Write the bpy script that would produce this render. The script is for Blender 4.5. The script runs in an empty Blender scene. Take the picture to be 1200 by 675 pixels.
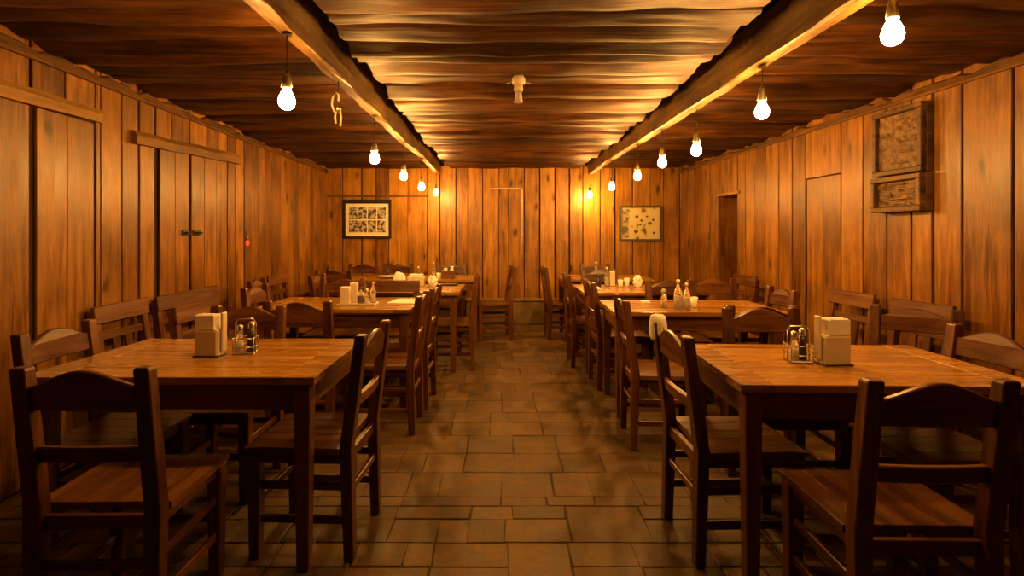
import bpy, bmesh, math, random
from mathutils import Vector, Matrix
R = math.radians
SC = bpy.context.scene
COL = SC.collection
random.seed(11)

# ------------------------------------------------------------------ camera
EYE, F, VX, VY = 1.30, 640.0, 588.0, 275.0
cam_d = bpy.data.cameras.new('camera'); cam = bpy.data.objects.new('camera', cam_d); COL.objects.link(cam)
cam_d.sensor_width = 36; cam_d.lens = F/1200*36
cam_d.shift_x = (600-VX)/1200; cam_d.shift_y = (VY-337.5)/1200
cam.location = (0, 0, EYE); cam.rotation_euler = (R(90), 0, 0)
cam_d.clip_start = 0.05
SC.camera = cam
SC.view_settings.view_transform = 'Standard'; SC.view_settings.look = 'None'
SC.view_settings.exposure = 0.0; SC.view_settings.gamma = 1.0
SC.view_settings.use_curve_mapping = False

# room dimensions (metres); side walls run slightly askew as in the photograph
BACK, FRONT, TOP = 8.08, -1.2, 2.22
def XL(y): return -2.43 - .0294*(y-2.64)
def XR(y): return 2.787 - .0265*(y-2.91)

# ------------------------------------------------------------------ materials
def newmat(name):
    m = bpy.data.materials.new(name); m.use_nodes = True
    nt = m.node_tree; nt.nodes.clear()
    out = nt.nodes.new('ShaderNodeOutputMaterial'); b = nt.nodes.new('ShaderNodeBsdfPrincipled')
    nt.links.new(b.outputs[0], out.inputs[0])
    return m, nt, b
def N(nt, typ, **kw):
    n = nt.nodes.new(typ)
    for k, v in kw.items():
        if k.startswith('i_'):
            n.inputs[int(k[2:])].default_value = v
        else: setattr(n, k, v)
    return n
def ramp(nt, stops):
    r = nt.nodes.new('ShaderNodeValToRGB'); e = r.color_ramp.elements
    while len(e) < len(stops): e.new(.5)
    for i, (p, c) in enumerate(stops):
        e[i].position = p; e[i].color = (*c, 1)
    return r
def mth(nt, op, a, b=None, c=None):
    n = nt.nodes.new('ShaderNodeMath'); n.operation = op
    for i, v in enumerate((a, b, c)):
        if v is None: continue
        if isinstance(v, (int, float)): n.inputs[i].default_value = v
        else: nt.links.new(v, n.inputs[i])
    return n.outputs[0]

def wood(name, dark, mid, light, axis='z', rough=.4, knots=0.0, boards=False, bump=.25, fine=1.0, spec=.5, stain=.0, coat=0.0, var=.2):
    m, nt, b = newmat(name); L = nt.links
    tc = N(nt, 'ShaderNodeTexCoord')
    if boards:
        at = N(nt, 'ShaderNodeAttribute', attribute_name='rnd'); rnd = at.outputs['Fac']
    else:
        oi = N(nt, 'ShaderNodeObjectInfo'); rnd = oi.outputs['Random']
    off = N(nt, 'ShaderNodeCombineXYZ')
    L.new(mth(nt, 'MULTIPLY', rnd, 37.0), off.inputs[0]); L.new(mth(nt, 'MULTIPLY', rnd, 91.0), off.inputs[1]); L.new(mth(nt, 'MULTIPLY', rnd, 13.0), off.inputs[2])
    add = N(nt, 'ShaderNodeVectorMath', operation='ADD'); L.new(tc.outputs['Object'], add.inputs[0]); L.new(off.outputs[0], add.inputs[1])
    sc = {'x': (1.1, 14, 14), 'y': (14, 1.1, 14), 'z': (14, 14, 1.1)}[axis]
    mp = N(nt, 'ShaderNodeMapping'); mp.inputs['Scale'].default_value = tuple(s*fine for s in sc); L.new(add.outputs[0], mp.inputs[0])
    n1 = N(nt, 'ShaderNodeTexNoise'); n1.inputs['Scale'].default_value = 1.0; n1.inputs['Detail'].default_value = 6; n1.inputs['Roughness'].default_value = .6; n1.inputs['Distortion'].default_value = .6
    L.new(mp.outputs[0], n1.inputs['Vector'])
    n2 = N(nt, 'ShaderNodeTexNoise'); n2.inputs['Scale'].default_value = 5.0; n2.inputs['Detail'].default_value = 4
    L.new(mp.outputs[0], n2.inputs['Vector'])
    v = mth(nt, 'ADD', mth(nt, 'MULTIPLY', n1.outputs['Fac'], .72), mth(nt, 'MULTIPLY', n2.outputs['Fac'], .28))
    v = mth(nt, 'ADD', v, mth(nt, 'MULTIPLY', mth(nt, 'SUBTRACT', rnd, .5), var))
    rp = ramp(nt, [(.33, dark), (.5, mid), (.68, light)]); L.new(v, rp.inputs[0])
    col = rp.outputs[0]
    if knots > 0:
        ks = {'x': (2.2, 5, 5), 'y': (5, 2.2, 5), 'z': (5, 5, 2.2)}[axis]
        mk = N(nt, 'ShaderNodeMapping'); mk.inputs['Scale'].default_value = ks; L.new(add.outputs[0], mk.inputs[0])
        dn = N(nt, 'ShaderNodeTexNoise'); dn.inputs['Scale'].default_value = 2.5
        L.new(mk.outputs[0], dn.inputs['Vector'])
        mxv = N(nt, 'ShaderNodeVectorMath', operation='MULTIPLY_ADD'); L.new(dn.outputs['Color'], mxv.inputs[0]); mxv.inputs[1].default_value = (.25, .25, .25); L.new(mk.outputs[0], mxv.inputs[2])
        vo = N(nt, 'ShaderNodeTexVoronoi'); vo.inputs['Scale'].default_value = 1.0; L.new(mxv.outputs[0], vo.inputs['Vector'])
        kr = ramp(nt, [(.0, (1,1,1)), (.09, (.85,.85,.85)), (.14, (.3,.3,.3)), (.25, (0,0,0))]); L.new(vo.outputs['Distance'], kr.inputs[0])
        mx = N(nt, 'ShaderNodeMixRGB'); mx.blend_type = 'MIX'
        L.new(mth(nt, 'MULTIPLY', kr.outputs[0], knots), mx.inputs[0]); L.new(col, mx.inputs[1]); mx.inputs[2].default_value = (dark[0]*.35, dark[1]*.3, dark[2]*.3, 1)
        col = mx.outputs[0]
    if stain > 0:
        ns = N(nt, 'ShaderNodeTexNoise'); ns.inputs['Scale'].default_value = 2.2; ns.inputs['Detail'].default_value = 5
        L.new(add.outputs[0], ns.inputs['Vector'])
        sr = ramp(nt, [(.35, (1-stain,)*3), (.65, (1,1,1))]); L.new(ns.outputs['Fac'], sr.inputs[0])
        mx = N(nt, 'ShaderNodeMixRGB'); mx.blend_type = 'MULTIPLY'; mx.inputs[0].default_value = 1
        L.new(col, mx.inputs[1]); L.new(sr.outputs[0], mx.inputs[2]); col = mx.outputs[0]
    L.new(col, b.inputs['Base Color'])
    rr = N(nt, 'ShaderNodeMapRange'); rr.inputs[1].default_value = .3; rr.inputs[2].default_value = .7; rr.inputs[3].default_value = rough*.8; rr.inputs[4].default_value = min(1, rough*1.35)
    L.new(n1.outputs['Fac'], rr.inputs[0]); L.new(rr.outputs[0], b.inputs['Roughness'])
    b.inputs['Specular IOR Level'].default_value = spec
    b.inputs['Coat Weight'].default_value = coat; b.inputs['Coat Roughness'].default_value = .25
    bp = N(nt, 'ShaderNodeBump'); bp.inputs['Strength'].default_value = bump; bp.inputs['Distance'].default_value = .004
    L.new(v, bp.inputs['Height']); L.new(bp.outputs[0], b.inputs['Normal'])
    return m

def plain(name, col, rough=.5, metal=0, noise=.12, scale=12, bump=0, **kw):
    m, nt, b = newmat(name); L = nt.links
    tc = N(nt, 'ShaderNodeTexCoord'); n = N(nt, 'ShaderNodeTexNoise'); n.inputs['Scale'].default_value = scale; n.inputs['Detail'].default_value = 5
    L.new(tc.outputs['Object'], n.inputs['Vector'])
    a = tuple(c*(1-noise) for c in col); c2 = tuple(min(1, c*(1+noise)) for c in col)
    rp = ramp(nt, [(.3, a), (.7, c2)]); L.new(n.outputs['Fac'], rp.inputs[0]); L.new(rp.outputs[0], b.inputs['Base Color'])
    b.inputs['Roughness'].default_value = rough; b.inputs['Metallic'].default_value = metal
    for k, v in kw.items(): b.inputs[k.replace('_', ' ')].default_value = v
    if bump:
        bp = N(nt, 'ShaderNodeBump'); bp.inputs['Strength'].default_value = bump; bp.inputs['Distance'].default_value = .003
        L.new(n.outputs['Fac'], bp.inputs['Height']); L.new(bp.outputs[0], b.inputs['Normal'])
    return m

M = {}
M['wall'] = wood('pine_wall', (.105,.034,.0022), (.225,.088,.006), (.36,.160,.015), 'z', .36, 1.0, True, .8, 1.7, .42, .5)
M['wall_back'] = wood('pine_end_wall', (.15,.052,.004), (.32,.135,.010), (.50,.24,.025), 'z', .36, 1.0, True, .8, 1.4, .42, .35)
M['wall_dark'] = wood('pine_door_wood', (.16,.062,.016), (.30,.135,.038), (.42,.21,.065), 'z', .45, .85, False, .5, .8, .4, .35)
M['lintel'] = wood('lintel_wood', (.08,.034,.006), (.18,.085,.015), (.29,.15,.03), 'y', .55, .3, False, .6, .8, .3, .35)
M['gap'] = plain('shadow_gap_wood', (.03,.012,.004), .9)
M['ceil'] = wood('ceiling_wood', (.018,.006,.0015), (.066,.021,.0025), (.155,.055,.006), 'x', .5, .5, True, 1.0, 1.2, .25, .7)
M['beam'] = wood('beam_wood', (.10,.045,.012), (.27,.15,.04), (.46,.28,.085), 'y', .5, .8, False, 1.0, 1.0, .4, .6)
M['old'] = wood('old_frame_wood', (.045,.019,.005), (.14,.068,.015), (.28,.15,.035), 'y', .5, .4, False, .8, 1.2, .3, .5)
M['ledge'] = wood('rough_ledge_wood', (.05,.02,.004), (.13,.055,.010), (.22,.10,.02), 'y', .7, .2, False, .7, 1.2, .3, .3)
for ax in 'xyz':
    M['ch'+ax] = wood('chair_wood_'+ax, (.042,.010,.0013), (.10,.029,.0035), (.18,.064,.009), ax, .36, 0, False, .35, 1.6, .5, .25)
    M['tb'+ax] = wood('table_wood_'+ax, (.055,.015,.002), (.125,.040,.005), (.21,.078,.011), ax, .38, 0, False, .35, 1.2, .5, .25)
M['top'] = wood('tabletop_wood', (.18,.068,.005), (.34,.152,.012), (.48,.24,.024), 'x', .25, 0, True, .15, 1.3, .5, .22, coat=.25, var=.06)
M['seat'] = wood('seat_wood', (.065,.020,.003), (.15,.055,.008), (.27,.115,.020), 'y', .33, 0, False, .35, 1.2, .5, .35)
M['cream'] = plain('cream_plastic', (.66,.55,.40), .45, noise=.05)
M['paper'] = plain('white_paper', (.86,.80,.68), .85, noise=.05, scale=25, bump=.3)
M['cloth'] = plain('white_cloth', (.88,.84,.75), .9, noise=.07, scale=30, bump=.6)
M['ceramic'] = plain('white_ceramic', (.80,.76,.68), .18, noise=.03)
M['metal'] = plain('dull_steel', (.55,.52,.46), .32, 1, .15)
M['brass'] = plain('aged_socket_metal', (.34,.32,.20), .45, .8, .3)
M['black'] = plain('black_paint', (.012,.009,.008), .42)
M['dark'] = plain('dark_plastic', (.03,.018,.012), .35)
M['cord'] = plain('black_cord', (.02,.015,.012), .6)
M['red'] = plain('red_plastic', (.62,.03,.015), .35)
M['sauce'] = plain('brown_sauce', (.10,.03,.01), .25)
M['frame2'] = plain('olive_frame_paint', (.055,.045,.018), .45, noise=.3)
M['stone'] = None

def glass(name, col=(.95,.93,.88), rough=.05):
    m, nt, b = newmat(name)
    b.inputs['Base Color'].default_value = (*col, 1); b.inputs['Roughness'].default_value = rough
    b.inputs['Transmission Weight'].default_value = .9; b.inputs['IOR'].default_value = 1.45
    return m
M['glass'] = glass('clear_glass')
def frosted():
    m, nt, b = newmat('milky_plastic')
    b.inputs['Base Color'].default_value = (.6,.55,.5,1); b.inputs['Roughness'].default_value = .5; b.inputs['Transmission Weight'].default_value = .6
    return m
M['milky'] = frosted()

def emit(name, col, s):
    m, nt, b = newmat(name)
    b.inputs['Base Color'].default_value = (*col, 1); b.inputs['Emission Color'].default_value = (*col, 1); b.inputs['Emission Strength'].default_value = s
    b.inputs['Roughness'].default_value = .2
    return m
BULB = 850.0
M['bulb'] = emit('lit_bulb_glass', (1.0, .46, .095), BULB)
M['redlamp'] = emit('red_lamp_glass', (1.0, .06, .02), 1.2)

# floor stone
def stone_mat():
    m, nt, b = newmat('floor_stone'); L = nt.links
    tc = N(nt, 'ShaderNodeTexCoord'); at = N(nt, 'ShaderNodeAttribute', attribute_name='rnd')
    n = N(nt, 'ShaderNodeTexNoise'); n.inputs['Scale'].default_value = 7; n.inputs['Detail'].default_value = 8; n.inputs['Roughness'].default_value = .65
    L.new(tc.outputs['Object'], n.inputs['Vector'])
    n2 = N(nt, 'ShaderNodeTexNoise'); n2.inputs['Scale'].default_value = 45; n2.inputs['Detail'].default_value = 4
    L.new(tc.outputs['Object'], n2.inputs['Vector'])
    v = mth(nt, 'ADD', mth(nt, 'MULTIPLY', n.outputs['Fac'], .8), mth(nt, 'MULTIPLY', n2.outputs['Fac'], .2))
    v2 = mth(nt, 'ADD', v, mth(nt, 'MULTIPLY', mth(nt, 'SUBTRACT', at.outputs['Fac'], .5), .14))
    rp = ramp(nt, [(.3, (.034,.018,.004)), (.5, (.095,.049,.010)), (.7, (.175,.096,.022))]); L.new(v2, rp.inputs[0])
    L.new(rp.outputs[0], b.inputs['Base Color'])
    rr = N(nt, 'ShaderNodeMapRange'); rr.inputs[1].default_value = .3; rr.inputs[2].default_value = .7; rr.inputs[3].default_value = .5; rr.inputs[4].default_value = .8
    L.new(n.outputs['Fac'], rr.inputs[0]); L.new(rr.outputs[0], b.inputs['Roughness'])
    bp = N(nt, 'ShaderNodeBump'); bp.inputs['Strength'].default_value = .55; bp.inputs['Distance'].default_value = .008
    L.new(v, bp.inputs['Height']); L.new(bp.outputs[0], b.inputs['Normal'])
    return m
M['stone'] = stone_mat()
M['mortar'] = plain('dark_mortar', (.045,.028,.014), .95, noise=.3, scale=20, bump=.5)
M['plinth'] = plain('plinth_stone', (.20,.125,.035), .7, noise=.3, scale=5, bump=.6)

# ------------------------------------------------------------------ mesh building
class MB:
    def __init__(s): s.v = []; s.f = []; s.r = []; s.sm = []
    def quadbox(s, pts, rnd=None):   # pts: 4 bottom, 4 top (counter-clockwise)
        k = len(s.v); s.v += [tuple(p) for p in pts]; rnd = random.random() if rnd is None else rnd
        for q in ((3,2,1,0),(4,5,6,7),(0,1,5,4),(1,2,6,5),(2,3,7,6),(3,0,4,7)):
            s.f.append(tuple(k+i for i in q)); s.r.append(rnd); s.sm.append(False)
        return s
    def box(s, x0, x1, y0, y1, z0, z1, rnd=None):
        return s.quadbox([(x0,y0,z0),(x1,y0,z0),(x1,y1,z0),(x0,y1,z0),(x0,y0,z1),(x1,y0,z1),(x1,y1,z1),(x0,y1,z1)], rnd)
    def loft(s, rings, cap=True, rnd=None, smooth=False, close=True):
        k = len(s.v); n = len(rings[0]); rnd = random.random() if rnd is None else rnd
        for r in rings: s.v += [tuple(p) for p in r]
        for i in range(len(rings)-1):
            for j in range(n if close else n-1):
                a = k+i*n+j; b = k+i*n+(j+1) % n
                s.f.append((a, b, b+n, a+n)); s.r.append(rnd); s.sm.append(smooth)
        if cap:
            s.f.append(tuple(k+j for j in reversed(range(n)))); s.r.append(rnd); s.sm.append(False)
            s.f.append(tuple(k+(len(rings)-1)*n+j for j in range(n))); s.r.append(rnd); s.sm.append(False)
        return s
    def lathe(s, prof, c=(0,0,0), n=16, smooth=True):
        rings = [[(c[0]+r*math.cos(2*math.pi*j/n), c[1]+r*math.sin(2*math.pi*j/n), c[2]+z) for j in range(n)] for r, z in prof]
        return s.loft(rings, smooth=smooth)
    def tube(s, pts, r, n=8, closed=False):
        pts = [Vector(p) for p in pts]; rings = []
        for i, p in enumerate(pts):
            a = pts[max(0, i-1)]; b = pts[min(len(pts)-1, i+1)]; t = (b-a).normalized()
            up = Vector((0,0,1)) if abs(t.z) < .9 else Vector((1,0,0))
            u = t.cross(up).normalized(); w = u.cross(t).normalized()
            rings.append([p + (u*math.cos(2*math.pi*j/n)+w*math.sin(2*math.pi*j/n))*r for j in range(n)])
        return s.loft(rings, smooth=True)
    def prism(s, poly, y0, y1, rnd=None, curve=None):   # poly in x,z extruded along y
        k = len(s.v); n = len(poly); rnd = random.random() if rnd is None else rnd
        cv = curve or (lambda x, z: 0)
        for y in (y0, y1): s.v += [(x, y+cv(x, z), z) for x, z in poly]
        s.f.append(tuple(k+i for i in range(n))); s.f.append(tuple(k+n+i for i in reversed(range(n))))
        for i in range(n):
            j = (i+1) % n; s.f.append((k+j, k+i, k+n+i, k+n+j))
        s.r += [rnd]*(n+2); s.sm += [False]*(n+2)
        return s
    def mesh(s, name, bevel=0, segs=1):
        me = bpy.data.meshes.new(name); me.from_pydata(s.v, [], s.f); me.update()
        a = me.attributes.new('rnd', 'FLOAT', 'FACE')
        for i, v in enumerate(s.r): a.data[i].value = v
        for i, p in enumerate(me.polygons): p.use_smooth = s.sm[i]
        bm = bmesh.new(); bm.from_mesh(me)
        bmesh.ops.recalc_face_normals(bm, faces=bm.faces)
        if bevel:
            ed = [e for e in bm.edges if len(e.link_faces) == 2 and e.calc_face_angle(0) > .5]
            bmesh.ops.bevel(bm, geom=ed, offset=bevel, segments=segs, affect='EDGES', clamp_overlap=True)
        bm.to_mesh(me); bm.free()
        return me
    def build(s, name, mat, parent=None, bevel=0, segs=1):
        me = s.mesh(name, bevel, segs); me.materials.append(mat)
        o = bpy.data.objects.new(name, me); COL.objects.link(o)
        if parent: o.parent = parent
        return o

def tag(o, label=None, cat=None, group=None, kind=None):
    if label: o['label'] = label
    if cat: o['category'] = cat
    if group: o['group'] = group
    if kind: o['kind'] = kind
    return o
def empty(name, loc=(0,0,0), rz=0):
    o = bpy.data.objects.new(name, None); COL.objects.link(o); o.location = loc; o.rotation_euler = (0,0,rz); o.empty_display_size = .05
    return o
def copy_tree(o, parent=None):
    c = o.copy(); COL.objects.link(c)
    if parent: c.parent = parent
    for ch in list(o.children): copy_tree(ch, c)
    return c

# ------------------------------------------------------------------ setting
# floor: mortar bed plus irregular stone slabs, one mesh each
fm = MB(); fm.box(XL(8)-.1, XR(0)+.1, FRONT-.05, BACK+.1, -.06, -.006); 
floor = fm.build('floor', M['mortar']); tag(floor, kind='structure')
rows = [FRONT, -.9, -.62, -.36, -.1, .2, .44, .7, .98, 1.25, 1.5, 1.78, 1.97, 2.14, 2.31, 2.50, 2.62, 2.71, 2.99, 3.25, 3.54, 3.78, 4.0, 4.29, 4.52]
while rows[-1] < BACK-.3: rows.append(rows[-1]+random.uniform(.2,.31))
rows.append(BACK+.02)
sm_ = MB()
def slab(a, b, y0, y1):
    j = lambda: random.uniform(-.006,.006); g = .0022; h = random.uniform(-.004,0)
    p = [(a+g+j(), y0+g+j()*.6), (b-g+j(), y0+g+j()*.6), (b-g+j(), y1-g+j()*.6), (a+g+j(), y1-g+j()*.6)]
    sm_.quadbox([(*q, -.04) for q in p]+[(*q, h) for q in p])
for i in range(0, len(rows)-1, 2):
    y0, y1 = rows[i], rows[i+1]; y2 = rows[i+2] if i+2 < len(rows) else None
    x = -2.75
    while x < 2.9:
        w = random.uniform(.22,.50); e = min(x+w, 2.95)
        if y2 is None: slab(x, e, y0, y1)
        else:
            t = random.random()
            if t < .15 and w < .36: slab(x, e, y0, y2)
            else:
                for (p, q) in ((y0,y1),(y1,y2)):
                    if random.random() < .6 and w > .32:
                        c = x+w*random.uniform(.32,.68); slab(x, c, p, q); slab(c, e, p, q)
                    else: slab(x, e, p, q)
        x = e
sl = sm_.build('paving_slabs', M['stone'], floor, bevel=.003)

def wallmap(side):
    if side == 'left': return lambda u, z, d: (XL(u)+d, u, z)
    if side == 'right': return lambda u, z, d: (XR(u)-d, u, z)
    if side == 'back': return lambda u, z, d: (u, BACK-d, z)
    return lambda u, z, d: (u, FRONT+d, z)
def wbox(mb, side, u0, u1, z0, z1, d0, d1, rnd=None, z1b=None, z0b=None):
    f = wallmap(side); z1b = z1 if z1b is None else z1b; z0b = z0 if z0b is None else z0b
    return mb.quadbox([f(u0,z0,d0), f(u1,z0b,d0), f(u1,z0b,d1), f(u0,z0,d1), f(u0,z1,d0), f(u1,z1b,d0), f(u1,z1b,d1), f(u0,z1,d1)], rnd)

def plankwall(side, joints, holes, backing_cut=()):
    # boards between the joints; holes = list of (u0, u1, ztop) left for doors
    bk = MB(); us = sorted({joints[0], joints[-1]} | {c for b in backing_cut for c in b[:2]})
    for a, b in zip(us, us[1:]):
        cut = next((c for c in backing_cut if c[0] <= a+1e-6 and b <= c[1]+1e-6), None)
        wbox(bk, side, a, b, cut[2] if cut else -.02, TOP+.12, -.46 if cut else -.06, -.42 if cut else -.012)
    w = bk.build('wall_'+side, M['gap']); tag(w, kind='structure')
    mb = MB()
    for a, b in zip(joints, joints[1:]):
        c = (a+b)/2; h = next((h for h in holes if h[0]-1e-4 < c < h[1]+1e-4), None)
        z0 = h[2] if h else 0; g = random.choice((.004,.006,.009,.012)); d = random.uniform(0,.007)
        wbox(mb, side, a+g, b-g, z0, TOP+.10, -.012, .004+d)
    mb.build('plank_boards', {'front': M['gap'], 'back': M['wall_back']}.get(side, M['wall']), w, bevel=.003)  # unseen front boards set near-black to cut bounce onto the foreground
    return w
def run(a, b, lo, hi):
    out = [a]
    while out[-1] < b-hi: out.append(out[-1]+random.uniform(lo, hi))
    out.append(b); return out
jl = run(FRONT, 2.30, .2,.3)+[2.56, 2.82, 3.05, 3.28, 3.33, 3.52, 3.70, 3.88, 4.08, 4.33, 4.58, 4.80, 4.965, 5.12]
jl = jl+run(5.12, BACK, .16,.29)[1:]
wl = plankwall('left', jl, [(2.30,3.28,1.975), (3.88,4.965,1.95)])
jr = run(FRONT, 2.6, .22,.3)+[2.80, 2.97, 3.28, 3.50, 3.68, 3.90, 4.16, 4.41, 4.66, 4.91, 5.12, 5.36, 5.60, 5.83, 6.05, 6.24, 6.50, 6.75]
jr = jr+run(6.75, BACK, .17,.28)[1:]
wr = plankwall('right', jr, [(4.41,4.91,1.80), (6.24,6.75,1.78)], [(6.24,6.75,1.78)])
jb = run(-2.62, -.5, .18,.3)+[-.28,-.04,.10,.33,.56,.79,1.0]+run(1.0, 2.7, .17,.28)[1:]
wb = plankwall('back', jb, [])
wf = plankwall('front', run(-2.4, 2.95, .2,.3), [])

# plank doors
def plank_door(name, side, u0, u1, z1, n, d=.006, seed=1, mat='wall_dark'):
    o = empty(name, wallmap(side)((u0+u1)/2, 0, 0)); tag(o, kind='structure')
    mb = MB(); f = wallmap(side); loc = Vector(o.location)
    for i in range(n):
        a = u0+(u1-u0)*i/n+.003; b = u0+(u1-u0)*(i+1)/n-.003
        wbox(mb, side, a, b, .012, z1, d-.016, d+random.uniform(0,.003))
    lf = mb.build('door_leaf', M['wall'], o, bevel=.002)
    for v in lf.data.vertices: v.co -= loc
    return o
def child_box(o, name, side, u0, u1, z0, z1, d0, d1, mat, bevel=.003, **kw):
    mb = MB(); wbox(mb, side, u0, u1, z0, z1, d0, d1, **kw); c = mb.build(name, mat, o, bevel=bevel)
    for v in c.data.vertices: v.co -= Vector(o.location)
    return c
d1 = plank_door('door_1', 'left', 2.31, 2.81, 1.965, 2, .004)
d1b = plank_door('door_2', 'left', 2.850, 3.27, 1.965, 2, .008)
d2 = plank_door('door_3', 'left', 3.925, 4.310, 1.945, 2, .012)
d2b = plank_door('door_4', 'left', 4.350, 4.940, 1.945, 3, .010)
d3 = plank_door('door_5', 'right', 4.425, 4.895, 1.79, 2, -.002)
d4 = plank_door('door_6', 'right', 6.20, 6.79, 1.80, 3, -.36)
for o, u0, u1, z in ((d2, 4.20, 4.30, 1.315), (d2b, 4.36, 4.47, 1.315)):
    p = child_box(o, 'latch_plate', 'left', u0, u1, z-.02, z+.02, .012, .024, M['black'])
    h = MB(); f = wallmap('left'); c = Vector(f((u0+u1)/2, z, .024)); 
    h.tube([c+Vector((0,-.03,0)), c+Vector((.03,-.025,0)), c+Vector((.035,0,-.006)), c+Vector((.03,.025,0)), c+Vector((0,.03,0))], .006)
    k = h.build('latch_handle', M['black'], p)
    for v in k.data.vertices: v.co -= Vector(o.location)
# jambs of the recessed doorway
mb = MB(); wbox(mb, 'right', 6.20, 6.245, 0, 1.80, -.42, .006); wbox(mb, 'right', 6.745, 6.79, 0, 1.80, -.42, .02); wbox(mb, 'right', 6.18, 6.81, 1.765, 1.80, -.42, .028)
tag(mb.build('trim_4', M['wall'], None, bevel=.003), kind='structure')
# lintel boards above the left doors
def lintel(name, u0, u1, z0, z0b, h, d):
    mb = MB(); n = 7; random.seed(hash(name) % 97 if False else len(name)*7+int(u0*10))
    rings = []
    f = wallmap('left')
    for i in range(n+1):
        t = i/n; u = u0+(u1-u0)*t; z = z0+(z0b-z0)*t+random.uniform(-.004,.004); hh = h*random.uniform(.92,1.05)
        rings.append([f(u, z, .0), f(u, z, d*random.uniform(.85,1)), f(u, z+hh*.62, d), f(u, z+hh, d*.55), f(u, z+hh, .0)])
    mb.loft(rings)
    return tag(mb.build(name, M['lintel']), kind='structure')
lintel('trim_1', 1.75, 3.31, 1.945, 1.975, .085, .035)
lintel('trim_2', 3.61, 5.15, 1.90, 1.965, .095, .05)

# wall-head ledges, rough with lumps, and thin bead
def ledge(name, side):
    mb = MB(); f = wallmap(side); y = FRONT; rings = []
    while y < BACK:
        d = .028+random.uniform(-.006,.008); t = TOP+.035+random.uniform(-.018,.02)
        rings.append([f(y, TOP, .0), f(y, TOP, .022), f(y, TOP+.012, d), f(y, t, d*.9), f(y, t+.02, .0)]); y += .09
    mb.loft(rings); o = tag(mb.build(name, M['ledge']), kind='structure')
    b = MB(); wbox(b, side, FRONT, BACK, TOP-.016, TOP+.002, .0, .026); b.build('bead', M['ledge'], o, bevel=.003)
ledge('trim_5', 'left'); ledge('trim_6', 'right')

# ceiling: rounded, overlapping cross planks
random.seed(5)
def beam_x(side, y): return (-.92+.02*(y-2.2)/5.8) if side == 'l' else (1.335-.09*(y-2.2)/5.8)
cm = MB(); y = FRONT-.02
from mathutils import noise as _ns
def plank(y, w, xa, xb, nx, P):
    dz, tilt, am, sd, pw = P; rings = []; prof = 10
    for i in range(nx+1):
        x = xa+(xb-xa)*i/nx
        wob = .022*_ns.noise(Vector((x*.8, sd, 0)))+.010*_ns.noise(Vector((x*3, sd, 5)))
        ring = []
        for k in range(prof):
            t = k/(prof-1); a = t*2-1
            xe = x + (.03*_ns.noise(Vector((sd+3, t*2.5, xa))) if i in (0, nx) else 0)
            ring.append((xe, y+w*t+.018*_ns.noise(Vector((x*1.1, sd, 9))), 2.315+dz-am*max(0, 1-abs(a)**pw)+wob+(tilt+.02*_ns.noise(Vector((x*.6, sd, 20))))*a+.006*_ns.noise(Vector((x*4, y*4+t*3, sd)))))
        ring += [(x, y+w, 2.37), (x, y, 2.37)]
        rings.append(ring)
    cm.loft(rings, rnd=random.random())
while y < BACK+.02:
    w = random.uniform(.15,.33)
    P = (random.uniform(-.02,.02), random.uniform(-.03,.012), random.uniform(.012,.035), random.uniform(0,99), random.uniform(2.4,6))
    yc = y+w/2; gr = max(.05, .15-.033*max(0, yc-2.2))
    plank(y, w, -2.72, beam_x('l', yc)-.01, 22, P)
    plank(y, w, beam_x('l', yc)+.034+.085+random.uniform(-.02,.02), beam_x('r', yc)-.036-gr+random.uniform(-.015,.015), 30, P)  # ends cut short and ragged to shape a shadow band beside each beam
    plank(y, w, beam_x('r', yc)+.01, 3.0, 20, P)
    y += w-.03
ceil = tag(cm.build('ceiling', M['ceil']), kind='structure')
# added near-black deck over the plank gaps, standing in for beam shadow
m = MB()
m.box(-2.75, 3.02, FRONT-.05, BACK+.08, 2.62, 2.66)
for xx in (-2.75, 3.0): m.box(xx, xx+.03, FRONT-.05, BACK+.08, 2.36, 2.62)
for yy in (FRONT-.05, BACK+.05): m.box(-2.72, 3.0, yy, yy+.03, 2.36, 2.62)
m.build('shadow_band_deck', M['gap'], ceil)
# beams
def beam(name, xa, xb, w):
    mb = MB(); rings = []; y = FRONT+.01; n = 46
    for i in range(n+1):
        yy = FRONT+.01+(BACK-FRONT-.35)*i/n; x = xa+(xb-xa)*(yy-2.2)/5.8+.006*math.sin(yy*2.3+xa); j = lambda: random.uniform(-.0055,.0055)
        zb = 2.158+.007*math.sin(yy*1.7+xa*3)
        rings.append([(x-w/2+j(), yy, zb+.008+j()), (x-w/2+.010+j(), yy, zb+j()), (x+w/2-.010+j(), yy, zb+j()), (x+w/2+j(), yy, zb+.008+j()), (x+w/2+j()*1.5, yy, 2.40), (x-w/2+j()*1.5, yy, 2.40)])
    mb.loft(rings)
    return mb.build(name, M['beam'])
def beam_x(side, y): return (-.92+.02*(y-2.2)/5.8) if side == 'l' else (1.335-.09*(y-2.2)/5.8)
b1 = tag(beam('trim_7', -.92, -.90, .068), kind='structure'); b2 = tag(beam('trim_8', 1.335, 1.245, .072), kind='structure')
# stone plinth at the end wall
mb = MB()
for a, b in zip((-2.55,-1.6,-.7,.09,.62,1.4,2.1), (-1.6,-.7,.09,.62,1.4,2.1,2.62)):
    mb.box(a+.003, b-.003, BACK-.16, BACK, .0, .335+random.uniform(-.004,.004))
mb.box(-2.55, 2.62, BACK-.185, BACK, .335, .365)
tag(mb.build('baseboard_back', M['plinth'], None, bevel=.006), kind='structure')

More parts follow.
